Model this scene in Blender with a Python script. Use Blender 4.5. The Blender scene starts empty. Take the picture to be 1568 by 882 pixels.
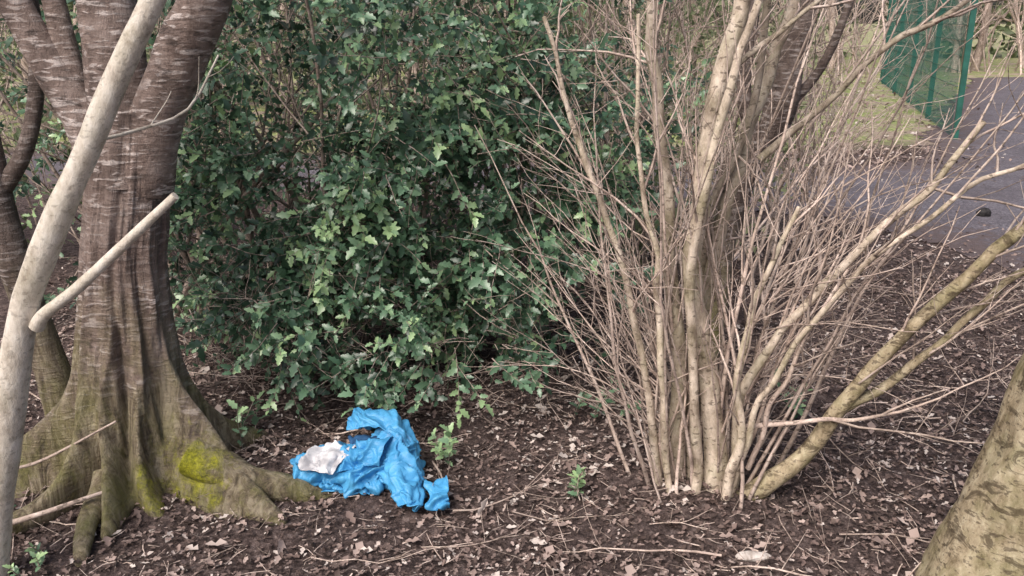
import bpy, math, random
import numpy as np
from mathutils import Vector
random.seed(7); R=np.random.default_rng(7)
sc=bpy.context.scene
# ---------------- helpers ----------------
def hsh(i,j,k,s):
    n=np.sin(i*127.1+j*311.7+k*74.7+s*53.3)*43758.5453
    return n-np.floor(n)
def vn(P,s=0):
    P=np.asarray(P,float); f=np.floor(P); t=P-f; t=t*t*(3-2*t); i,j,k=f[...,0],f[...,1],f[...,2]
    x,y,z=t[...,0],t[...,1],t[...,2]
    def L(a,b,t): return a+(b-a)*t
    return L(L(L(hsh(i,j,k,s),hsh(i+1,j,k,s),x),L(hsh(i,j+1,k,s),hsh(i+1,j+1,k,s),x),y),
             L(L(hsh(i,j,k+1,s),hsh(i+1,j,k+1,s),x),L(hsh(i,j+1,k+1,s),hsh(i+1,j+1,k+1,s),x),y),z)
def fbm(P,s=0,o=4):
    P=np.asarray(P,float); a=0;w=.5;t=0
    for q in range(o): a=a+w*vn(P*2**q+q*17.3,s+q); t+=w; w*=.5
    return a/t
class MB:
    def __init__(s): s.V=[];s.F=[];s.off=0;s.A=[];s.M=[]
    def add(s,V,F,mat=0,var=.5):
        V=np.asarray(V,float).reshape(-1,3); F=np.asarray(F,int)
        s.V.append(V); s.F.append(F+s.off); s.off+=len(V)
        s.A.append(np.broadcast_to(np.asarray(var,float),(len(V),)).copy()); s.M.append(np.full(len(F),mat))
    def build(s,name,mats,smooth=True,parent=None):
        V=np.concatenate(s.V); me=bpy.data.meshes.new(name)
        loops=np.concatenate([f.ravel() for f in s.F]); tot=np.concatenate([np.full(len(f),f.shape[1]) for f in s.F])
        st=np.concatenate([[0],np.cumsum(tot)[:-1]])
        me.vertices.add(len(V)); me.vertices.foreach_set('co',V.ravel().astype(np.float32))
        me.loops.add(len(loops)); me.loops.foreach_set('vertex_index',loops.astype(np.int32))
        me.polygons.add(len(tot)); me.polygons.foreach_set('loop_start',st.astype(np.int32)); 
        me.polygons.foreach_set('loop_total',tot.astype(np.int32))
        me.polygons.foreach_set('material_index',np.concatenate(s.M).astype(np.int32))
        me.polygons.foreach_set('use_smooth',np.full(len(tot),smooth))
        a=me.attributes.new('var','FLOAT','POINT'); a.data.foreach_set('value',np.concatenate(s.A).astype(np.float32))
        me.update(); me.validate()
        for m in mats: me.materials.append(m)
        ob=bpy.data.objects.new(name,me); sc.collection.objects.link(ob)
        if parent: ob.parent=parent
        return ob
def empty(name):
    e=bpy.data.objects.new(name,None); sc.collection.objects.link(e); return e
def smoothpath(P,n):
    P=np.asarray(P,float); k=len(P)
    if k<3:
        t=np.linspace(0,1,n).reshape((-1,)+(1,)*(P.ndim-1)); return P[0]*(1-t)+P[-1]*t
    Q=np.concatenate([[2*P[0]-P[1]],P,[2*P[-1]-P[-2]]]); u=np.linspace(0,k-1-1e-6,n); i=u.astype(int); t=(u-i).reshape((-1,)+(1,)*(P.ndim-1))
    a,b,c,d=Q[i],Q[i+1],Q[i+2],Q[i+3]
    return .5*((2*b)+(-a+c)*t+(2*a-5*b+4*c-d)*t*t+(-a+3*b-3*c+d)*t**3)
def tube(mb,P,rad,seg=8,mat=0,var=.5,lump=0,cap=True,flat=1.0):
    P=np.asarray(P,float); n=len(P); rad=np.interp(np.linspace(0,1,n),np.linspace(0,1,len(rad)),rad)
    T=np.gradient(P,axis=0); T/=np.linalg.norm(T,axis=1)[:,None]+1e-9
    m=np.abs(T.mean(0)); ref=np.eye(3)[np.argmin(m)]
    U=np.cross(T,ref); U/=np.linalg.norm(U,axis=1)[:,None]+1e-9; W=np.cross(T,U)
    th=np.linspace(0,2*math.pi,seg,endpoint=False)
    D=U[:,None,:]*np.cos(th)[None,:,None]+W[:,None,:]*np.sin(th)[None,:,None]*flat
    V=P[:,None,:]+D*rad[:,None,None]
    if lump: 
        nz=fbm(V*np.array([9,9,5.]),3,3)-.5
        V=V+D*(nz*2*lump*rad[:,None])[...,None]
    V=V.reshape(-1,3); i=np.arange(n-1)[:,None]*seg; j=np.arange(seg)[None,:]; j2=(j+1)%seg
    F=np.stack([i+j,i+j2,i+seg+j2,i+seg+j],-1).reshape(-1,4)
    mb.add(V,F,mat,var)
    if cap and seg>4:
        V2=np.vstack([V[-seg:],P[-1]+T[-1]*rad[-1]*.2]); 
        mb.add(V2,[[a,(a+1)%seg,seg] for a in range(seg)],mat,var)
def wander(p,d,L,n,wob,grav=0):
    p=np.array(p,float); d=np.array(d,float); d/=np.linalg.norm(d); out=[p.copy()]
    for _ in range(n):
        d=d+R.normal(0,wob,3)+np.array([0,0,grav]); d/=np.linalg.norm(d); p=p+d*L/n; out.append(p.copy())
    return np.array(out)
def branchy(mb,P,r0,r1,depth,kids,mat=0,var=.5,seg=5,spread=.7,lf=.45,up=.15,wob=.1):
    tube(mb,P,[r0,r1],seg,mat,var,cap=False)
    if depth<=0: return
    L=np.linalg.norm(np.diff(P,axis=0),axis=1).sum()
    for _ in range(kids):
        t=R.uniform(.2,.97); k=t*(len(P)-1); i=min(int(k),len(P)-2)
        q=P[i]+(P[i+1]-P[i])*(k-i); d=P[i+1]-P[i]; d/=np.linalg.norm(d)+1e-9
        d2=d+R.normal(0,spread,3)*np.array([1,.8,.8])+np.array([0,0,up])
        rr=(r0+(r1-r0)*t)*.55
        C=wander(q,d2,L*lf*R.uniform(.5,1.2)*(1.1-t*.5),5,wob)
        branchy(mb,C,rr,max(rr*.35,.0009),depth-1,max(2,kids//2),mat,np.clip(var+R.normal(0,.1),0,1),max(3,seg-1),spread,lf,up,wob)
# ---------------- materials ----------------
def mat(name,rough=.85,spec=.3):
    m=bpy.data.materials.new(name); m.use_nodes=True; nt=m.node_tree; b=nt.nodes['Principled BSDF']
    b.inputs['Roughness'].default_value=rough; b.inputs['Specular IOR Level'].default_value=spec
    return m,nt,b
def N(nt,t,**k):
    n=nt.nodes.new(t)
    for a,v in k.items(): setattr(n,a,v)
    return n
def noise(nt,scale,detail=4,vec=(1,1,1),rough=.6,off=(0,0,0),dist=0):
    tc=N(nt,'ShaderNodeTexCoord'); mp=N(nt,'ShaderNodeMapping'); mp.inputs['Scale'].default_value=vec; mp.inputs['Location'].default_value=off
    n=N(nt,'ShaderNodeTexNoise'); n.inputs['Scale'].default_value=scale; n.inputs['Detail'].default_value=detail; n.inputs['Roughness'].default_value=rough; n.inputs['Distortion'].default_value=dist
    nt.links.new(tc.outputs['Object'],mp.inputs[0]); nt.links.new(mp.outputs[0],n.inputs['Vector']); return n.outputs['Fac']
def ramp(nt,fac,stops):
    r=N(nt,'ShaderNodeValToRGB'); e=r.color_ramp.elements
    while len(e)<len(stops): e.new(.5)
    for i,(p,c) in enumerate(stops):
        e[i].position=p; e[i].color=(c[0],c[1],c[2],1) if not np.isscalar(c) else (c,c,c,1)
    nt.links.new(fac,r.inputs[0]); return r.outputs[0]
def mix(nt,fac,a,b,mode='MIX'):
    n=N(nt,'ShaderNodeMix',data_type='RGBA',blend_type=mode)
    for v,i in ((fac,0),(a,6),(b,7)):
        if hasattr(v,'is_linked'): nt.links.new(v,n.inputs[i])
        elif np.isscalar(v): n.inputs[i].default_value=v
        else: n.inputs[i].default_value=(*v,1)
    return n.outputs[2]
def math_(nt,op,a,b=0):
    n=N(nt,'ShaderNodeMath',operation=op); 
    for v,i in ((a,0),(b,1)):
        if hasattr(v,'is_linked'): nt.links.new(v,n.inputs[i])
        else: n.inputs[i].default_value=v
    return n.outputs[0]
def bump(nt,b,h,s=.5,d=.01):
    n=N(nt,'ShaderNodeBump'); n.inputs['Strength'].default_value=s; n.inputs['Distance'].default_value=d
    nt.links.new(h,n.inputs['Height']); nt.links.new(n.outputs[0],b.inputs['Normal'])
def var(nt): 
    a=N(nt,'ShaderNodeAttribute'); a.attribute_name='var'; return a.outputs['Fac']
def zsep(nt):
    tc=N(nt,'ShaderNodeTexCoord'); s=N(nt,'ShaderNodeSeparateXYZ'); nt.links.new(tc.outputs['Object'],s.inputs[0]); return s.outputs
def C(nt,b,c): nt.links.new(c,b.inputs['Base Color'])
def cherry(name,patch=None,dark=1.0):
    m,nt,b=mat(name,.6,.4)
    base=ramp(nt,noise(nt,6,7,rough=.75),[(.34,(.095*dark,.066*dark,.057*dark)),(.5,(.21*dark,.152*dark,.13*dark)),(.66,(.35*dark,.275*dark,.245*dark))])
    lf=noise(nt,1,4,(15,15,70),.55,dist=.5); len_=ramp(nt,lf,[(.53,0),(.61,1)])
    brk=ramp(nt,noise(nt,5,3,off=(7,2,4)),[(.36,.2),(.55,1)])
    c=mix(nt,math_(nt,'MULTIPLY',len_,brk),base,(.58*dark,.50*dark,.47*dark))
    dk=ramp(nt,noise(nt,1,4,(12,12,48),.65,(3,1,2),.4),[(.36,.8),(.45,0)])
    c=mix(nt,math_(nt,'MULTIPLY',dk,brk),c,(.055,.038,.033))
    z=zsep(nt)[2]; fis=noise(nt,1,7,(24,24,4.5),.78,dist=.8)
    low=ramp(nt,fis,[(.36,(.045,.034,.023)),(.48,(.19,.15,.095)),(.6,(.37,.315,.22))])
    mz=math_(nt,'SUBTRACT',math_(nt,'MULTIPLY',noise(nt,4,5),1.25),z)
    c=mix(nt,ramp(nt,mz,[(.0,0),(.35,.92)]),c,low)
    gr=ramp(nt,noise(nt,5,7,(1,1,.5),.8,(5,5,5)),[(.46,0),(.62,.7)])
    gz=ramp(nt,z,[(.0,1),(.8,.0)])
    c=mix(nt,math_(nt,'MULTIPLY',gr,gz),c,mix(nt,noise(nt,40,5,rough=.8),(.09,.10,.03),(.32,.30,.09)))
    if patch:
        tc=N(nt,'ShaderNodeTexCoord'); d=N(nt,'ShaderNodeVectorMath',operation='DISTANCE'); nt.links.new(tc.outputs['Object'],d.inputs[0]); d.inputs[1].default_value=patch
        dd=math_(nt,'ADD',d.outputs['Value'],math_(nt,'MULTIPLY',math_(nt,'SUBTRACT',noise(nt,14,7,rough=.8),.5),.42))
        c=mix(nt,ramp(nt,dd,[(.08,.95),(.17,0)]),c,ramp(nt,noise(nt,70,5,rough=.8),[(.35,(.12,.13,.01)),(.65,(.50,.48,.03))]))
    C(nt,b,c)
    bump(nt,b,math_(nt,'ADD',math_(nt,'MULTIPLY',fis,1.3),math_(nt,'MULTIPLY',lf,.5)),.85,.025); return m
def stemmat(name,cols,green=.3,rough=.75,cracks=0,speck=.65):
    m,nt,b=mat(name,rough,.3)
    n=noise(nt,1,6,(18,18,10),.75); c=ramp(nt,n,[(.34,cols[0]),(.5,cols[1]),(.66,cols[2])])
    c=mix(nt,ramp(nt,noise(nt,7,5,off=(4,2,1),rough=.7),[(.46,0),(.62,green)]),c,(.15,.16,.05))
    sp=ramp(nt,noise(nt,1,2,(45,45,80),.5,(1,7,3)),[(.35,1),(.41,0)]); c=mix(nt,math_(nt,'MULTIPLY',sp,speck),c,(.06,.042,.03))
    if cracks:
        k=ramp(nt,noise(nt,1,6,(6,6,14),.7,(9,7,3),dist=2),[(.40,1),(.46,0)]); c=mix(nt,math_(nt,'MULTIPLY',k,cracks),c,(.06,.042,.025))
    v=ramp(nt,var(nt),[(0,.4),(1,1.45)]); c=mix(nt,1.0,c,v,'MULTIPLY')
    C(nt,b,c); bump(nt,b,n,.8,.01); return m
def leafmat(name,stops,rough=.3,spec=.6,trans=.25):
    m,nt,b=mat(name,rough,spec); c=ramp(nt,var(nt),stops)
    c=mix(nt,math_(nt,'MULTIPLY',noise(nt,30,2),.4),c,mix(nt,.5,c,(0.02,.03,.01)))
    C(nt,b,c)
    t=N(nt,'ShaderNodeBsdfTranslucent'); nt.links.new(c,t.inputs[0]); ms=N(nt,'ShaderNodeMixShader'); ms.inputs[0].default_value=trans
    nt.links.new(b.outputs[0],ms.inputs[1]); nt.links.new(t.outputs[0],ms.inputs[2]); nt.links.new(ms.outputs[0],nt.nodes['Material Output'].inputs[0]); return m
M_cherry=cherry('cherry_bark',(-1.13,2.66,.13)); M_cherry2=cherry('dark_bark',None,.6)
M_pale=stemmat('pale_bark',[(.40,.34,.28),(.66,.59,.51),(.80,.74,.67)],.18,speck=.3)
M_stem=stemmat('hazel_bark',[(.18,.14,.105),(.42,.345,.275),(.64,.55,.46)],.3)
M_twig=stemmat('twig_bark',[(.24,.18,.155),(.46,.36,.31),(.66,.55,.49)],.08)
M_moss=stemmat('mossy_bark',[(.16,.12,.07),(.37,.30,.20),(.56,.48,.34)],.35,cracks=.75)
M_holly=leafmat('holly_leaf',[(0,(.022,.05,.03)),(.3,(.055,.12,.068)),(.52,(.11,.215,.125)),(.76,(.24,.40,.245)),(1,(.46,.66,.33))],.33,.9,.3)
M_ivy=leafmat('shrub_leaf',[(0,(.07,.10,.05)),(.5,(.19,.24,.12)),(1,(.40,.44,.25))],.5,.4,.35)
M_dead=leafmat('dead_leaf',[(0,(.045,.031,.028)),(.35,(.12,.082,.074)),(.65,(.26,.185,.165)),(.88,(.50,.385,.345)),(1,(.70,.61,.56))],.65,.3,.1)
# ---------------- path / ground ----------------
pathpoly=np.array([(-14,9.2),(-6,8.9),(0,8.0),(2.3,7.2),(2.95,6.5),(3.35,5.5),(4.0,4.2),(5.0,2.5),(6.3,-1),(10,-3),(12,0),(9.5,6),(9.8,12),(12.5,19),(30,20),(30,27),(12.6,25),(8.4,17.5),(5.9,12.8),(4.7,10.3),(3.1,9.75),(0,10.3),(-6,11),(-14,11.2)])
def inpoly(x,y,P):
    c=np.zeros(x.shape,bool); n=len(P); dmin=np.full(x.shape,1e9)
    for i in range(n):
        x1,y1=P[i]; x2,y2=P[(i+1)%n]
        cond=((y1>y)!=(y2>y)); xi=(x2-x1)*(y-y1)/((y2-y1)+1e-12)+x1; c^=cond&(x<xi)
        t=np.clip(((x-x1)*(x2-x1)+(y-y1)*(y2-y1))/((x2-x1)**2+(y2-y1)**2),0,1)
        dmin=np.minimum(dmin,np.hypot(x-x1-t*(x2-x1),y-y1-t*(y2-y1)))
    return np.where(c,dmin,-dmin)
def gh(x,y):
    x=np.asarray(x,float); y=np.asarray(y,float)
    P=np.stack([x,y,0*x],-1); h=(fbm(P*1.3,11,3)-.5)*.10+(fbm(P*9,12,4)-.5)*.06
    d=inpoly(x,y,pathpoly); k=np.clip(-d/.5,0,1); far=np.clip((np.hypot(x,y)-40)/60,0,1)
    return h*k*(1-far)
def axis(a,b,fine0,fine1,df,grow=1.12):
    c=list(np.arange(fine0,fine1,df)); s=df; v=fine1
    while v<b: c.append(v); s*=grow; v+=s
    c.append(b); s=df; v=fine0-df; l=[]
    while v>a: l.append(v); s*=grow; v-=s
    l.append(a); return np.array(l[::-1]+c)
gx=axis(-160,160,-2.6,4.2,.025,1.07); gy=axis(-60,220,1.4,5.0,.025,1.07)
X,Y=np.meshgrid(gx,gy); Z=gh(X,Y)
g=MB(); nx=len(gx); ny=len(gy); i=np.arange(ny-1)[:,None]*nx; j=np.arange(nx-1)[None,:]
F=np.stack([i+j,i+j+1,i+nx+j+1,i+nx+j],-1).reshape(-1,4)
dist=inpoly(X,Y,pathpoly)
fn=fbm(np.stack([X*.7,Y*.7,0*X],-1),31,3)
grass=np.clip((Y-10.2)/1.2+ (fn-.5)*2.4 - np.clip(1.0-np.abs(dist)/1.0,0,1)*.8,0,1)
g.add(np.stack([X,Y,Z],-1),F,0,grass.ravel())
m,nt,b=mat('woodland_ground',.95,.15)
c=ramp(nt,noise(nt,38,8,rough=.78),[(.36,(.028,.021,.020)),(.47,(.09,.064,.059)),(.57,(.20,.148,.136)),(.68,(.42,.335,.31))])
c=mix(nt,ramp(nt,noise(nt,2.2,4),[(.4,0),(.7,.6)]),c,mix(nt,.5,c,(.18,.137,.132)))
gc=ramp(nt,noise(nt,1,6,(14,5,5),.75),[(.35,(.12,.14,.06)),(.5,(.28,.33,.12)),(.65,(.50,.54,.25))])
gc=mix(nt,ramp(nt,noise(nt,1.3,6,off=(2,0,0),rough=.7),[(.45,0),(.58,.9)]),gc,mix(nt,noise(nt,30,4),(.20,.14,.11),(.66,.51,.45)))
c=mix(nt,var(nt),c,gc); C(nt,b,c); bump(nt,b,noise(nt,55,7,rough=.75),1,.03)
g.build('ground',[m])
p=MB(); px=np.arange(-14,30.01,.11); py=np.arange(-3,27.01,.11); X,Y=np.meshgrid(px,py); nx=len(px)
d=inpoly(X,Y,pathpoly)+(fbm(np.stack([X*3,Y*3,0*X],-1),5,3)-.5)*.5
i=np.arange(len(py)-1)[:,None]*nx; j=np.arange(nx-1)[None,:]
F=np.stack([i+j,i+j+1,i+nx+j+1,i+nx+j],-1).reshape(-1,4); F=F[(d.ravel()[F]>.0).all(1)]
p.add(np.stack([X,Y,np.clip(d,-.2,.4)*.02+.006],-1),F,0,np.clip(d.ravel()/1.6,0,1))
m,nt,b=mat('path_tarmac',.85,.3)
c=ramp(nt,noise(nt,45,8,rough=.85),[(.36,(.05,.043,.052)),(.5,(.14,.124,.142)),(.62,(.32,.295,.325))])
c=mix(nt,ramp(nt,noise(nt,1.5,4),[(.4,0),(.7,.6)]),c,(.09,.075,.082))
ed=math_(nt,'ADD',var(nt),math_(nt,'MULTIPLY',math_(nt,'SUBTRACT',noise(nt,7,7,rough=.8),.5),2.8))
c=mix(nt,ramp(nt,ed,[(.2,1),(.5,0)]),c,mix(nt,noise(nt,38,8,rough=.8),(.04,.03,.03),(.22,.165,.16))); C(nt,b,c); bump(nt,b,noise(nt,70,5),.8,.02)
p.build('footpath',[m])
# ---------------- leaf templates ----------------
def rotm(d,n):
    d=d/np.linalg.norm(d,axis=-1,keepdims=True); s=np.cross(n,d); s/=np.linalg.norm(s,axis=-1,keepdims=True)+1e-9; u=np.cross(d,s)
    return np.stack([d,s,u],-1)
def leaves(mb,tv,tf,pos,dirs,nrm,size,var,mat=0):
    M=rotm(dirs,nrm); V=np.einsum('nij,kj->nki',M,tv)*size[:,None,None]+pos[:,None,:]
    k=len(tv); F=(tf[None]+ (np.arange(len(pos))*k)[:,None,None]).reshape(-1,tf.shape[1])
    mb.add(V.reshape(-1,3),F,mat,np.repeat(var,k))
tv=[(0,0,0),(.34,0,.04),(.68,0,.03),(1,0,-.08)]
for s in (1,-1):
    tv+=[(.10,.10*s,.05),(.26,.27*s,.11),(.42,.17*s,.05),(.58,.27*s,.10),(.74,.13*s,.02),(.86,.15*s,.03)]
tv=np.array(tv); tf=[]
for s,o in ((1,4),(-1,10)):
    T=[(0,1,o),(o,1,o+1),(1,o+2,o+1),(1,2,o+2),(o+2,2,o+3),(2,o+4,o+3),(2,3,o+4),(o+4,3,o+5)]
    tf+=[(a,b_,c_) if s<0 else (a,c_,b_) for a,b_,c_ in T]
HV,HF=tv,np.array(tf)
GV=np.array([(0,0,0),(.5,.24,.08),(.5,-.24,.08),(1,0,-.05),(.5,0,.0)]); GF=np.array([(0,4,1),(0,2,4),(4,3,1),(4,2,3)])
DV=np.array([(0,0,0),(.25,.22,.10),(.25,-.2,.06),(.45,.12,.03),(.45,-.12,.05),(.62,.3,.2),(.62,-.3,.12),(1,.05,.16),(.5,0,0.0)])
DF=np.array([(0,8,1),(0,2,8),(1,8,3),(2,4,8),(3,8,5),(4,6,8),(5,8,7),(6,7,8)])
# ---------------- holly bush ----------------
def shoot(stemMB,leafMB,o,d,L,base,size=.05,nl=14,lv=HV,lf=HF,sm=0):
    P=wander(o,d,L,4,.10,-.03); tube(stemMB,P,[.003,.0012],3,sm,.4,cap=False)
    t=np.linspace(.1,1,nl)*(4-1e-4); i=t.astype(int); q=P[i]+(P[i+1]-P[i])*(t-i)[:,None]
    T=P[i+1]-P[i]; T/=np.linalg.norm(T,axis=1)[:,None]
    a=np.arange(nl)*2.4+R.uniform(0,6); u=np.cross(T,[0,0.1,1]); u/=np.linalg.norm(u,axis=1)[:,None]+1e-9; w=np.cross(T,u)
    rad=u*np.cos(a)[:,None]+w*np.sin(a)[:,None]
    spread=np.linspace(1.1,.5,nl)[:,None]; D=T*.6+rad*spread+R.normal(0,.15,(nl,3)); nr=T*.7+np.array([0,-.25,.8])+R.normal(0,.3,(nl,3))
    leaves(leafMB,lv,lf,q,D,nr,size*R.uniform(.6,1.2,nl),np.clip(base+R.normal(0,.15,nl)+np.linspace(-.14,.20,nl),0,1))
ell=[((-.75,4.35,1.25),(1.0,.95,1.25),440),((-1.9,4.9,1.35),(1.0,.9,1.5),270),((-.05,4.5,1.75),(.66,.75,1.15),250),
     ((-.25,3.95,.72),(.72,.5,.44),400),((-1.05,3.85,.72),(.5,.45,.50),250),((-.6,5.3,2.3),(1.7,1,1.3),170),((.25,4.05,.95),(.46,.42,.5),160),
     ((-1.3,4.1,1.7),(.6,.6,.7),120),((-.55,3.85,1.45),(.7,.5,.6),220),((-.95,3.55,.38),(.35,.3,.2),50),((-.35,3.45,.33),(.35,.25,.2),60),((.1,3.75,.45),(.40,.3,.25),75)]
hl=MB(); hs=MB()
for c0,r,n in ell:
    c0=np.array(c0); r=np.array(r); k=0; tries=0
    while k<n and tries<n*16:
        tries+=1
        v=R.normal(0,1,3); v/=np.linalg.norm(v)
        if v[1]>.45 and R.random()<.8: continue
        o=c0+v*r*R.uniform(.5,1.15)
        if o[2]<.12: continue
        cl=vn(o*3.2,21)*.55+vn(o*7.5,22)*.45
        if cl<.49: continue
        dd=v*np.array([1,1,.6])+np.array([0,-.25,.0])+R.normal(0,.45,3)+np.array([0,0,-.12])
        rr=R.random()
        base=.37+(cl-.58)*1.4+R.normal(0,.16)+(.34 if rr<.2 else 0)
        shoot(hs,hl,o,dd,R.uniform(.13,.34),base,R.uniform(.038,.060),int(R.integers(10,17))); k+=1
holly=empty('holly_bush')
for a in range(30):
    x=R.uniform(-1.9,.3); y=R.uniform(4.0,4.9)
    P=wander((x,y,-.02),(R.normal(0,.25),R.normal(0,.2),1),R.uniform(1.5,2.8),8,.09)
    branchy(hs,P,R.uniform(.01,.022),.004,2,9,0,.35,5,.7,.4)
for a in range(130):
    x=R.uniform(-1.5,.7); y=R.uniform(3.4,4.0)
    branchy(hs,wander((x,y,R.uniform(.03,.5)),(R.normal(0,.7),-.5,R.normal(.2,.5)),R.uniform(.25,.6),5,.15),.003,.001,1,5,0,R.uniform(.3,.9),3,.7,.5)
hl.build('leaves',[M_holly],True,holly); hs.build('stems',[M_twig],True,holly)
# ---------------- cherry tree (left) ----------------
ct=empty('cherry_tree'); t=MB()
ns=240
zs=np.concatenate([np.linspace(-.06,.5,70),np.linspace(.51,1.30,60)]); th=np.linspace(0,2*math.pi,ns,endpoint=False)
cx=np.interp(zs,[0,.33,.8,1.25,1.4],[-1.375,-1.375,-1.345,-1.27,-1.25]); cy=np.interp(zs,[0,1.4],[2.92,3.0])
r0=np.interp(zs,[0,.12,.33,.55,.8,1.25],[.22,.20,.175,.152,.138,.127])
TH,ZZ=np.meshgrid(th,zs); Rr=np.repeat(r0[:,None],ns,1)
roots=[(-.42,.46,.18,.30),(-1.05,.14,.16,.22),(-1.55,.27,.11,.24),(-2.1,.28,.13,.26),(-2.75,.46,.18,.26),(.6,.25,.25,.25),(1.5,.25,.3,.2),(2.4,.3,.25,.25)]
for a,A,w,h in roots:
    wv=.12*np.sin(ZZ*9+a*3)
    dth=(TH-a-wv+math.pi)%(2*math.pi)-math.pi
    Rr+=A*np.exp(-(dth/w)**2)*np.clip(1-ZZ/(h*1.7),0,1)**2.3 + .040*np.exp(-(dth/(w*.8))**2)*np.clip(1-ZZ/1.0,0,1)
dg_=(TH+1.38-.10*np.sin(ZZ*6)+math.pi)%(2*math.pi)-math.pi
Rr-=.045*np.exp(-(dg_/.09)**2)*np.clip(1.25-ZZ,0,1)
dg_=(TH+.75-.15*np.sin(ZZ*5+1)+math.pi)%(2*math.pi)-math.pi
Rr-=.03*np.exp(-(dg_/.09)**2)*np.clip(1.0-ZZ,0,1)
PP=np.stack([np.cos(TH)*1.5+0*ZZ,np.sin(TH)*1.5,ZZ*1.2],-1)
Rr*=1+(fbm(PP*2.2,41,4)-.5)*.24+(fbm(PP*np.array([9,9,3.5]),42,4)-.5)*.13
V=np.stack([cx[:,None]+Rr*np.cos(TH),cy[:,None]+Rr*np.sin(TH)*.9,ZZ],-1).reshape(-1,3)
i=np.arange(len(zs)-1)[:,None]*ns; j=np.arange(ns)[None,:]; F=np.stack([i+j,i+(j+1)%ns,i+ns+(j+1)%ns,i+ns+j],-1).reshape(-1,4)
t.add(V,F); t.build('trunk',[M_cherry],True,ct)
t=MB()
def limb(mb,pts,rad,n=28,seg=20,m=0,v=.5,l=.12): tube(mb,smoothpath(pts,n),rad,seg,m,v,l)
limb(t,[(-1.29,2.98,1.05),(-1.30,3.0,1.30),(-1.31,3.02,1.5),(-1.33,3.05,1.7),(-1.36,3.1,2.3),(-1.4,3.1,3.2)],[.12,.105,.095,.09,.08,.06],50,30,l=.16)
limb(t,[(-1.25,2.98,1.05),(-1.17,2.96,1.28),(-1.06,2.93,1.48),(-.94,2.90,1.68),(-.75,2.85,2.1),(-.5,2.8,2.8)],[.10,.085,.08,.075,.06],50,30,l=.16)
limb(t,[(-1.31,3.0,1.0),(-1.42,3.03,1.22),(-1.52,3.05,1.40),(-1.66,3.08,1.68),(-1.9,3.1,2.2)],[.10,.075,.062,.055,.045],50,30,l=.2)
limb(t,[(-1.46,3.05,1.32),(-1.50,3.08,1.5),(-1.53,3.1,1.7),(-1.6,3.1,2.3)],[.05,.042,.038,.03])
t.build('limbs',[M_cherry],True,ct)
t=MB()
limb(t,[(-1.12,2.80,.13),(-1.0,2.77,.085),(-.88,2.75,.045),(-.74,2.76,.01),(-.6,2.78,-.05)],[.07,.065,.052,.04,.03],30,16,l=.3)
limb(t,[(-1.39,2.72,.10),(-1.385,2.60,.035),(-1.37,2.48,.01),(-1.33,2.36,-.03)],[.045,.036,.03,.02],24,12,l=.35)
limb(t,[(-1.48,2.74,.10),(-1.56,2.62,.04),(-1.66,2.52,.01),(-1.76,2.42,-.03)],[.045,.035,.028,.02],24,12,l=.35)
t.build('roots',[M_cherry],True,ct)
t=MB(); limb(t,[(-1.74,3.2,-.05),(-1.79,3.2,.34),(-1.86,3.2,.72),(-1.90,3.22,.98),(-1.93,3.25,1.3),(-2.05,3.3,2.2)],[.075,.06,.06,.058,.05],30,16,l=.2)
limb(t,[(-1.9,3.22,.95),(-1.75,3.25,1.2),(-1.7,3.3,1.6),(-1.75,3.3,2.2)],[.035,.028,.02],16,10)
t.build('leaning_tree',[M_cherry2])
t=MB(); limb(t,[(-1.57,2.3,-.05),(-1.49,2.3,.30),(-1.36,2.3,.75),(-1.27,2.3,.97),(-1.11,2.3,1.25),(-1.0,2.3,1.45),(-.884,2.3,1.64),(-.72,2.32,1.95)],[.046,.044,.038,.034,.031,.030,.028],60,18,l=.2)
limb(t,[(-1.30,2.29,.79),(-1.265,2.28,.83),(-1.17,2.27,.90),(-1.07,2.27,.985),(-.865,2.25,1.16)],[.022,.018,.014,.012],30,12,l=.22)
branchy(t,smoothpath([(-1.13,2.32,1.28),(-1.0,2.4,1.31),(-.88,2.45,1.36),(-.80,2.5,1.5)],10),.006,.003,1,3,0,.4)
t.build('pale_sapling',[M_pale])
t=MB(); limb(t,[(1.36,2.2,-.08),(1.40,2.2,.1),(1.47,2.2,.4),(1.53,2.2,.7),(1.66,2.2,1.3),(1.9,2.2,2.4)],[.21,.165,.15,.14,.13],80,48,l=.16)
t.build('mossy_tree',[M_moss])
# ---------------- coppiced shrub ----------------
hz=MB()
def st(pts,rad,m=0,v=.5,seg=10,kids=6,l=.2,n=34,sp=.6,jit=.035):
    P=smoothpath(pts,n); P=P+ (np.stack([vn(P*8+k*9,50+k) for k in range(3)],-1)-.5)*jit
    tube(hz,P,rad,seg,m,v,l)
    for _ in range(kids):
        k=R.integers(int(n*.3),n-1); d=P[k]-P[k-1]; d/=np.linalg.norm(d)
        branchy(hz,wander(P[k],d+R.normal(0,sp,3)+np.array([0,0,.3]),R.uniform(.2,.6),6,.13),.005,.0015,1,4,1,R.uniform(.4,.9),4)
st([(.70,2.76,-.03),(.673,2.78,.37),(.596,2.8,.72),(.613,2.82,1.155),(.652,2.82,1.458),(.69,2.82,1.65),(.75,2.85,2.3)],[.044,.034,.030,.027,.025,.022],0,.75,14)
st([(.585,2.84,-.03),(.575,2.84,.37),(.535,2.86,.72),(.50,2.86,1.05),(.465,2.88,1.36),(.43,2.88,1.65),(.38,2.9,2.3)],[.032,.026,.024,.020,.018,.014],0,.55,12)
st([(.66,2.85,-.03),(.64,2.9,.37),(.70,2.95,.84),(.76,3.0,1.15),(.86,3.05,1.45),(.92,3.05,1.65),(1.0,3.1,2.2)],[.03,.027,.025,.022,.018],0,.5,12)
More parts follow.
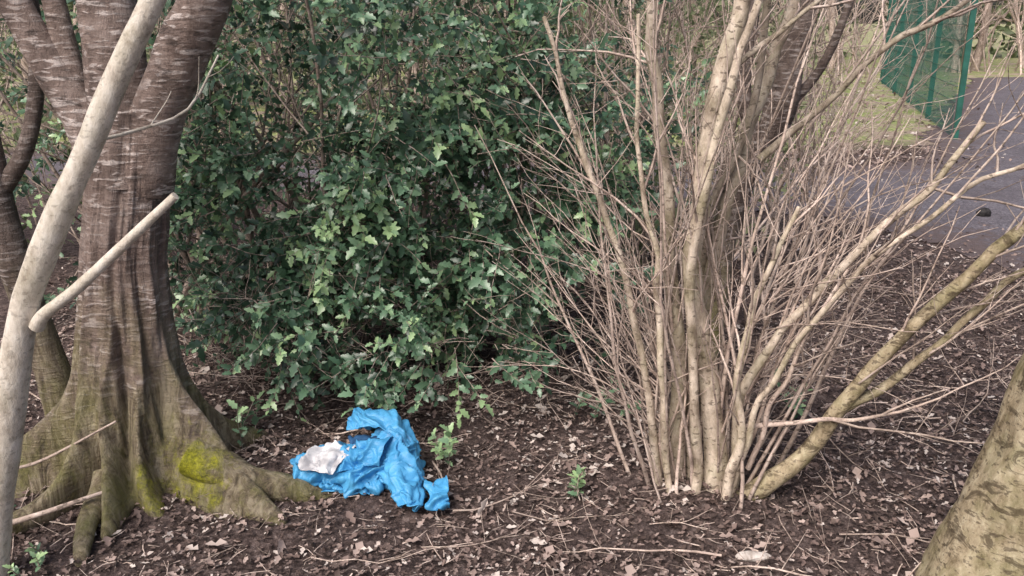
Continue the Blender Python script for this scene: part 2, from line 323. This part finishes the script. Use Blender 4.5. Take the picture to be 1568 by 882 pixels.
st([(.64,2.72,-.03),(.60,2.72,.37),(.57,2.72,.8),(.60,2.7,1.2),(.70,2.7,1.6),(.8,2.7,2.1)],[.018,.016,.014,.011],0,.8)
st([(.525,2.8,-.03),(.46,2.8,.37),(.38,2.8,.72),(.284,2.8,1.05),(.196,2.8,1.26),(.1,2.8,1.6)],[.015,.012,.01,.006],0,.75)
st([(.55,2.76,-.03),(.50,2.76,.37),(.47,2.76,.8),(.40,2.76,1.2),(.38,2.76,1.6)],[.013,.012,.009,.006],0,.9,8)
st([(.62,2.9,-.03),(.68,2.92,.4),(.66,2.95,.9),(.78,2.95,1.3),(.80,2.95,1.7)],[.02,.018,.015,.012],0,.3,10)
st([(.72,2.68,-.03),(.75,2.66,.3),(.72,2.66,.5),(.78,2.66,.8),(.86,2.66,1.05)],[.018,.014,.011,.008],0,.95,8)
st([(.763,2.76,-.03),(.774,2.74,.37),(.865,2.72,.61),(1.01,2.7,.80),(1.175,2.7,.98),(1.33,2.7,1.15),(1.42,2.7,1.30)],[.020,.016,.014,.013,.011,.009],0,.85,10,8)
st([(.74,2.7,0),(.79,2.66,.33),(.89,2.62,.62),(1.07,2.6,.86),(1.29,2.58,1.07),(1.53,2.56,1.22)],[.013,.011,.009,.006],0,.85,8)
st([(.79,2.72,.0),(.95,2.7,.16),(1.087,2.68,.372),(1.215,2.66,.585),(1.40,2.64,.83),(1.62,2.62,1.05),(1.95,2.6,1.32)],[.036,.028,.026,.021,.018,.016],2,.6,14,9,l=.3)
st([(1.07,2.68,.35),(1.24,2.7,.44),(1.353,2.7,.55),(1.51,2.72,.70),(1.675,2.72,.85),(2.0,2.75,1.1)],[.020,.015,.012,.010],2,.7,10,8,l=.25)
st([(.78,2.7,.29),(.93,2.66,.32),(1.10,2.64,.35),(1.31,2.64,.39)],[.009,.008,.005],1,.8,6,3)
st([(.8,2.72,.12),(.86,2.66,.4),(.92,2.62,.65),(1.02,2.6,.85)],[.01,.008,.005],1,.8,6,4)
st([(.84,3.0,1.15),(.93,3.0,1.22),(1.09,3.0,1.37),(1.17,3.0,1.47),(1.305,3.0,1.56),(1.46,3.0,1.66),(1.8,3.0,1.9)],[.014,.012,.010,.008],0,.5,8,6)
st([(.70,2.85,1.45),(.80,2.85,1.53),(.95,2.85,1.65),(1.2,2.85,1.8)],[.01,.008,.006],0,.6,8,3)
for k in range(58):
    a=R.normal(.0,.22)+(.25 if R.random()<.25 else 0); bx=.66+a*.4+R.normal(0,.04); by=2.83+R.normal(0,.09)
    L=R.uniform(.5,2.0); d=np.array([a*.9,R.normal(.08,.2),1.0])
    P=wander((bx,by,-.02),d,L,11,.085,.04); r=R.uniform(.0035,.010)
    branchy(hz,P,r,.0015,2 if L>1.1 else 1,int(R.integers(3,7)),1,R.uniform(.25,1),5,.5,.28,.2,.11)
for k in range(34):
    z=R.uniform(.1,.9); P=wander((.55-z*.1,2.8,z),(-R.uniform(.2,.8),R.normal(0,.3),R.uniform(.2,1)),R.uniform(.3,.9),8,.12)
    branchy(hz,P,.003,.001,1,5,1,R.uniform(.4,1),4,.6,.35,.1,.12)
for k in range(40):
    z=R.uniform(.1,1.1); P=wander((.75+z*.15,2.8,z),(R.uniform(.2,.8),R.normal(0,.3),R.uniform(0,.8)),R.uniform(.3,.8),8,.12)
    branchy(hz,P,.003,.001,1,5,1,R.uniform(.4,1),4,.6,.35,.1,.12)
hz.build('coppiced_shrub',[M_stem,M_twig,M_moss])
t=MB(); limb(t,[(.95,4.0,-.05),(.98,4.0,.5),(1.06,4.0,.9),(1.17,4.0,1.15),(1.22,4.0,1.4),(1.30,4.0,1.8),(1.45,4.0,2.8)],[.06,.05,.05,.07,.05,.045],40,18,l=.5)
limb(t,[(1.10,4.0,1.05),(1.02,4.0,1.3),(1.05,4.05,1.7),(1.0,4.1,2.4)],[.04,.03,.025],20,12,l=.3)
limb(t,[(1.2,4.0,1.2),(1.36,4.0,1.4),(1.48,4.0,1.8),(1.55,4.0,2.4)],[.025,.02,.016],20,12,l=.3)
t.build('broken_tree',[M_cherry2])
# ---------------- background thicket ----------------
bt=MB()
for k in range(150):
    x=R.uniform(-4.5,1.9); y=R.uniform(4.9,7.0); h=R.uniform(1.8,3.2)
    if k>=100: x=R.uniform(.25,1.55); y=R.uniform(4.2,5.6)
    if k>=130: x=R.uniform(1.5,2.5); y=R.uniform(5.4,6.6); h=R.uniform(1.0,2.0)
    P=wander((x,y,0),(R.normal(0,.3),R.normal(0,.2),1),h,8,.10)
    branchy(bt,P,R.uniform(.005,.014),.003,2,8,0,R.uniform(.3,1),5,.6,.4,.1,.12)
bt.build('bare_thicket',[M_twig])
bt=MB()
for k in range(95):
    x=R.uniform(-16,34); y=R.uniform(27,36)
    if k<14: x=R.uniform(-9,3); y=R.uniform(12,16)
    P=wander((x,y,0),(R.normal(0,.12),R.normal(0,.1),1),R.uniform(5,9),8,.06)
    branchy(bt,P,R.uniform(.06,.16),.02,2,14,0,R.uniform(.2,.8),6,.6,.45,.05,.1)
bt.build('distant_trees',[M_twig])
def leafcloud(mb,n,lo,hi,size,base,thr=.45,sc_=1.2):
    q=R.uniform(lo,hi,(n,3)); cl=vn(q*sc_,61)*.6+vn(q*sc_*2.7,62)*.4; q=q[cl>thr]
    m_=len(q); leaves(mb,GV,GF,q,R.normal(0,1,(m_,3)),R.normal(0,.6,(m_,3))+np.array([0,-.5,.8]),size*R.uniform(.6,1.3,m_),np.clip(base+R.normal(0,.2,m_),0,1))
bl=MB()
leafcloud(bl,22000,(-5,5.2,.0),(1.0,6.6,2.9),.07,.5,.49)
leafcloud(bl,9000,(.5,5.6,.1),(1.9,7.0,2.2),.055,.8,.52)
bl.build('evergreen_hedge',[M_ivy])
bl=MB(); leafcloud(bl,22000,(-22,36,.0),(34,39,8),.45,.5,.44,.35)
leafcloud(bl,10000,(-12,16,.0),(2.5,18,5),.25,.6,.46,.7)
bl.build('distant_foliage',[M_ivy])
bt=MB()
for k in range(100):
    P=wander((R.uniform(3,26),R.uniform(25.5,28.5),0),(R.normal(-.1,.4),R.normal(0,.3),1),R.uniform(2,4),7,.12)
    branchy(bt,P,.035,.008,2,9,0,R.uniform(.3,1),4,.7,.45,.0,.12)
bt.build('bare_hedge',[M_twig])
# ---------------- fence: welded mesh ----------------
fe=empty('mesh_fence'); mg,nt,b=mat('green_paint',.5,.5)
C(nt,b,ramp(nt,noise(nt,9,5),[(.3,(.010,.075,.058)),(.7,(.02,.125,.095))]))
A=np.array([5.95,12.1]); B=np.array([9.3,23.0]); dv=(B-A); LL=np.linalg.norm(dv); dv/=LL; nv=np.array([-dv[1],dv[0]])
def box(mb,c,u,v,hw,hd,z0,z1):
    c=np.array(c); P=[]
    for z in (z0,z1):
        for a,b_ in ((-1,-1),(1,-1),(1,1),(-1,1)): P.append((*(c+u*hw*a+v*hd*b_),z))
    mb.add(P,[(0,1,5,4),(1,2,6,5),(2,3,7,6),(3,0,4,7),(0,3,2,1),(4,5,6,7)])
pl=MB(); ra=MB(); po=MB(); s=.06
while s<LL: box(pl,A+dv*s,dv,nv,.0022,.0022,.05,2.4); s+=.055
s=0
while s<LL: box(po,A+dv*s+nv*-.05,dv,nv,.035,.035,-.05,2.45); s+=2.75
for z in np.arange(.1,2.41,.2): box(ra,A+dv*LL/2+nv*.0062,dv,nv,LL/2,.003,z,z+.006)
for q,nm in ((pl,'vertical_wires'),(po,'posts'),(ra,'horizontal_wires')): q.build(nm,[mg],False,fe)
# ---------------- litter ----------------
ll=MB()
def litter(n,lo,hi,size,base,sd,pw=1.4):
    x=R.uniform(lo[0],hi[0],n); y=lo[1]+(hi[1]-lo[1])*R.random(n)**pw
    d=inpoly(x,y,pathpoly); k=(d<.1)|(R.random(n)<np.clip(.4-d*.35,.06,1)); x,y=x[k],y[k]; n=len(x)
    z=gh(x,y)+R.uniform(.002,.02,n); D=R.normal(0,1,(n,3)); D[:,2]*=.25; nr=R.normal(0,.35,(n,3))+np.array([0,0,1])
    pv=fbm(np.stack([x*2,y*2,0*x],-1),71,2)-.5
    leaves(ll,DV*np.array([1,R.uniform(.8,1.1),1]),DF,np.stack([x,y,z],-1),D,nr,size*R.uniform(.4,1.4,n),np.clip(base+pv*.5+R.normal(0,sd,n),0,1))
litter(62000,(-2.6,1.6),(3.8,5.5),.020,.50,.27)
litter(12000,(-2.6,1.6),(3.8,5.5),.032,.6,.26)
litter(1200,(-2.4,1.6),(3.8,4.6),.050,.9,.12)
litter(20000,(-3,5),(6,9),.035,.52,.25,1)
litter(2500,(1,9.6),(6.5,11.5),.07,.6,.25,1)
litter(2500,(2,12),(12,30),.10,.75,.2,1)
ll.build('leaf_litter',[M_dead])
tw=MB()
for k in range(4200):
    x=R.uniform(-2.4,3.6); y=1.9+4*R.random()**1.5; z=float(gh([x],[y])[0])+R.uniform(.004,.02)
    P=wander((x,y,z),(R.normal(),R.normal(),R.normal(0,.12)),R.uniform(.02,.12),2,.25); tube(tw,P,[R.uniform(.0010,.0030),.0008],4,0,R.uniform(.1,1),cap=False)
for k in range(110):
    x=R.uniform(-2.2,3.0); y=R.uniform(2.2,4.2)
    P=wander((x,y,.03),(R.normal(),R.normal(0,.6),R.normal(0,.1)),R.uniform(.15,.55),7,.2,-.01); P[:,2]=np.maximum(P[:,2],gh(P[:,0],P[:,1])+.006)
    branchy(tw,P,R.uniform(.002,.005),.0012,1,4,0,R.uniform(.4,1),4)
limb(tw,[(-1.95,2.35,.02),(-1.6,2.5,.05),(-1.35,2.6,.1)],[.010,.010,.006],14,8,v=.6,l=.3)
limb(tw,[(-1.9,2.6,.08),(-1.75,2.65,.14),(-1.6,2.7,.16),(-1.33,2.72,.30)],[.008,.007,.004],18,8,v=.5,l=.3)
tw.build('fallen_twigs',[M_twig])
def lump(name,c,r,mt,sd,sub=3):
    bpy.ops.mesh.primitive_ico_sphere_add(subdivisions=sub,radius=1,location=(0,0,0)); o=bpy.context.object; o.name=name; o.data.name=name
    for v in o.data.vertices:
        k=.7+.6*float(fbm(np.array(v.co)*1.6+sd,sd,3)); v.co=Vector((v.co.x*r[0]*k,v.co.y*r[1]*k,v.co.z*r[2]*k))
    o.location=c; o.data.materials.append(mt)
mk,nt,b=mat('dark_stone',.8,.3); C(nt,b,ramp(nt,noise(nt,30,4),[(.3,(.012,.011,.012)),(.7,(.05,.045,.045))])); lump('stone',(3.93,7.25,.035),(.06,.05,.05),mk,3)
mk,nt,b=mat('bleached_wood',.8,.3); C(nt,b,ramp(nt,noise(nt,1,5,(60,20,20)),[(.3,(.25,.2,.17)),(.6,(.62,.56,.52))])); lump('wood_chip',(.74,2.36,.02),(.055,.022,.012),mk,5)
# ---------------- seedlings ----------------
def seedling(name,x,y,n,size,h,br=.75):
    e=empty(name); a=MB(); b_=MB()
    for k in range(n):
        shoot(b_,a,(x+R.normal(0,.03),y+R.normal(0,.03),.01),(R.normal(0,.5),R.normal(-.1,.4),1),h*R.uniform(.6,1.1),br,size,9)
    a.build('leaves',[M_holly],True,e); b_.build('stems',[M_twig],True,e)
seedling('holly_seedling',-1.04,3.12,5,.05,.22,.75)
seedling('holly_seedling.001',.26,2.72,3,.04,.10,.95)
seedling('holly_seedling.002',-.26,2.98,4,.045,.20,.92)
seedling('holly_seedling.003',-1.72,2.62,4,.045,.10,.6)
seedling('holly_seedling.004',.36,3.35,4,.045,.16,.7)
seedling('holly_seedling.005',-1.45,2.33,3,.03,.06,.9)
seedling('holly_seedling.006',1.15,3.4,4,.045,.2,.7)
# ---------------- jacket: crumpled thin fabric sheets ----------------
jk=empty('blue_jacket')
def sheet(name,net,matl,amp=.012,seed=0,nu=110,nv_=90,edge=.012,thick=.0025):
    net=np.array(net,float)
    G=smoothpath(net,nu); G=np.swapaxes(smoothpath(np.swapaxes(G,0,1),nv_),0,1)
    du=np.gradient(G,axis=0); dw=np.gradient(G,axis=1); n=np.cross(dw,du); n/=np.linalg.norm(n,axis=-1,keepdims=True)+1e-9
    n[n[...,2]<0]*=-1
    w=np.stack([fbm(G*6,80+seed+k,3) for k in range(3)],-1)-.5; Q=G+w*.25
    a=R.uniform(-.6,.6); ca,sa=math.cos(a),math.sin(a)
    q1=np.stack([(Q[...,0]*ca+Q[...,1]*sa)*8,(-Q[...,0]*sa+Q[...,1]*ca)*22,Q[...,2]*15],-1)
    q2=np.stack([(Q[...,0]*sa+Q[...,1]*ca)*15,(Q[...,0]*ca-Q[...,1]*sa)*34,Q[...,2]*20],-1)
    r1=np.abs(vn(q1,90+seed)-.5)*2; r2=np.abs(vn(q2,95+seed)-.5)*2; r3=np.abs(vn(Q*55,97+seed)-.5)*2
    G=G+n*(amp*(1.6*(1-r1)**2-.7)+amp*.8*((1-r2)**2-.4)+amp*.25*(r3-.5))[...,None]
    G[...,:2]+=(np.stack([fbm(G*14,60+seed,3),fbm(G*14,64+seed,3)],-1)-.5)*edge*2
    G[...,2]=np.maximum(G[...,2],.012+.004*vn(G*40,3))
    q=MB(); i=np.arange(nu-1)[:,None]*nv_; j=np.arange(nv_-1)[None,:]
    q.add(G.reshape(-1,3),np.stack([i+j,i+j+1,i+nv_+j+1,i+nv_+j],-1).reshape(-1,4))
    ob=q.build(name,[matl],True,jk); s=ob.modifiers.new('s','SOLIDIFY'); s.thickness=thick; return ob
mb_,nt,b=mat('blue_fabric',.45,.45); C(nt,b,ramp(nt,noise(nt,14,5),[(.3,(.045,.25,.50)),(.7,(.10,.40,.70))])); bump(nt,b,noise(nt,60,5),.5,.004)
mw_,nt,b=mat('white_lining',.7,.3); C(nt,b,ramp(nt,noise(nt,22,4),[(.35,(.42,.41,.43)),(.65,(.78,.77,.79))]))
mn_,nt,b=mat('navy_shade',.8,.2); C(nt,b,ramp(nt,noise(nt,30,3),[(.3,(.012,.04,.10)),(.7,(.03,.10,.22))]))  # dark navy colour painting the shade in the opening under the hood
sheet('body',[[(-.80,3.0,.0),(-.67,3.02,.0),(-.53,3.02,.0),(-.41,3.02,.0),(-.35,2.98,.0)],
 [(-.815,2.93,.035),(-.68,2.93,.075),(-.53,2.93,.105),(-.413,2.93,.13),(-.36,2.93,.08)],
 [(-.785,2.85,.05),(-.665,2.84,.085),(-.53,2.83,.12),(-.427,2.83,.115),(-.355,2.84,.07)],
 [(-.765,2.79,.05),(-.656,2.77,.055),(-.554,2.76,.065),(-.463,2.76,.075),(-.40,2.78,.06)],
 [(-.74,2.78,.0),(-.65,2.765,.0),(-.56,2.75,.0),(-.47,2.76,.0),(-.41,2.79,.0)]],mb_,.026,0,150,180,.018)
sheet('sleeve',[[(-.50,2.95,.06),(-.49,2.93,.14),(-.425,2.93,.175),(-.365,2.93,.12),(-.345,2.95,.0)],
 [(-.49,2.86,.03),(-.475,2.83,.12),(-.409,2.82,.16),(-.348,2.84,.10),(-.335,2.86,.0)],
 [(-.44,2.78,.0),(-.432,2.75,.07),(-.383,2.735,.115),(-.335,2.74,.07),(-.325,2.78,.0)],
 [(-.395,2.71,.0),(-.392,2.67,.045),(-.357,2.655,.08),(-.328,2.66,.05),(-.32,2.70,.0)],
 [(-.37,2.66,.0),(-.368,2.63,.03),(-.346,2.61,.055),(-.323,2.61,.03),(-.318,2.64,.0)]],mb_,.020,11,130,110,.010)
sheet('hood',[[(-.60,3.05,.10),(-.54,3.06,.10),(-.47,3.06,.09),(-.40,3.04,.06),(-.35,3.0,.0)],
 [(-.612,3.0,.18),(-.542,3.0,.20),(-.47,3.0,.195),(-.40,2.99,.15),(-.358,2.96,.06)],
 [(-.605,2.96,.19),(-.535,2.955,.22),(-.465,2.95,.215),(-.405,2.93,.185),(-.352,2.92,.11)],
 [(-.60,2.925,.165),(-.53,2.91,.185),(-.475,2.89,.185),(-.43,2.86,.17),(-.385,2.83,.14)]],mb_,.016,23,110,130,.012)
sheet('fold',[[(-.56,2.86,.11),(-.49,2.88,.14),(-.42,2.86,.17)],[(-.60,2.82,.11),(-.52,2.83,.155),(-.44,2.80,.165)],[(-.61,2.785,.07),(-.53,2.785,.09),(-.455,2.765,.11)]],mb_,.020,27,90,110,.014)
sheet('loose_cuff',[[(-.305,2.76,.0),(-.27,2.76,.02),(-.225,2.76,.02)],[(-.302,2.72,.065),(-.262,2.72,.025),(-.222,2.725,.095)],[(-.288,2.685,.045),(-.258,2.68,.06),(-.220,2.68,.06)],[(-.272,2.64,.012),(-.247,2.63,.02),(-.218,2.635,.02)]],mb_,.020,31,70,70,.024)
sheet('lining',[[(-.725,2.86,.10),(-.635,2.88,.125),(-.555,2.86,.125)],[(-.745,2.81,.10),(-.652,2.81,.13),(-.58,2.81,.12)],[(-.735,2.76,.085),(-.667,2.75,.09),(-.62,2.765,.08)]],mw_,.018,41,80,100,.022)
sheet('hood_gap_shade',[[(-.60,2.95,.12),(-.53,2.95,.12),(-.47,2.93,.11)],[(-.59,2.915,.14),(-.53,2.905,.15),(-.475,2.885,.15)],[(-.58,2.89,.12),(-.52,2.88,.13),(-.47,2.865,.14)]],mn_,.006,51,40,60,.006)  # added navy sheet standing in for shade between hood and body
# ---------------- camera, light ----------------
cam=bpy.data.cameras.new('camera'); cam.lens=31.2; cam.clip_end=500; co=bpy.data.objects.new('camera',cam); sc.collection.objects.link(co)
co.location=(0,0,1.6); co.rotation_euler=(math.radians(73),0,0); sc.camera=co
w=bpy.data.worlds.new('World'); sc.world=w; w.use_nodes=True; nt=w.node_tree; sk=nt.nodes.new('ShaderNodeTexSky'); sk.sky_type='NISHITA'; sk.sun_disc=False
sk.sun_elevation=math.radians(50); sk.sun_rotation=math.radians(215); sk.air_density=1.0; sk.dust_density=5; sk.ozone_density=.4
nt.links.new(sk.outputs[0],nt.nodes['Background'].inputs[0]); nt.nodes['Background'].inputs[1].default_value=.15
s=bpy.data.lights.new('sun','SUN'); s.energy=3.0; s.angle=math.radians(40); s.color=(1,.96,.92); so=bpy.data.objects.new('sun',s); sc.collection.objects.link(so)
so.rotation_euler=(math.radians(40),0,math.radians(-35))
sc.view_settings.view_transform='Standard'; sc.view_settings.look='None'; sc.view_settings.exposure=0
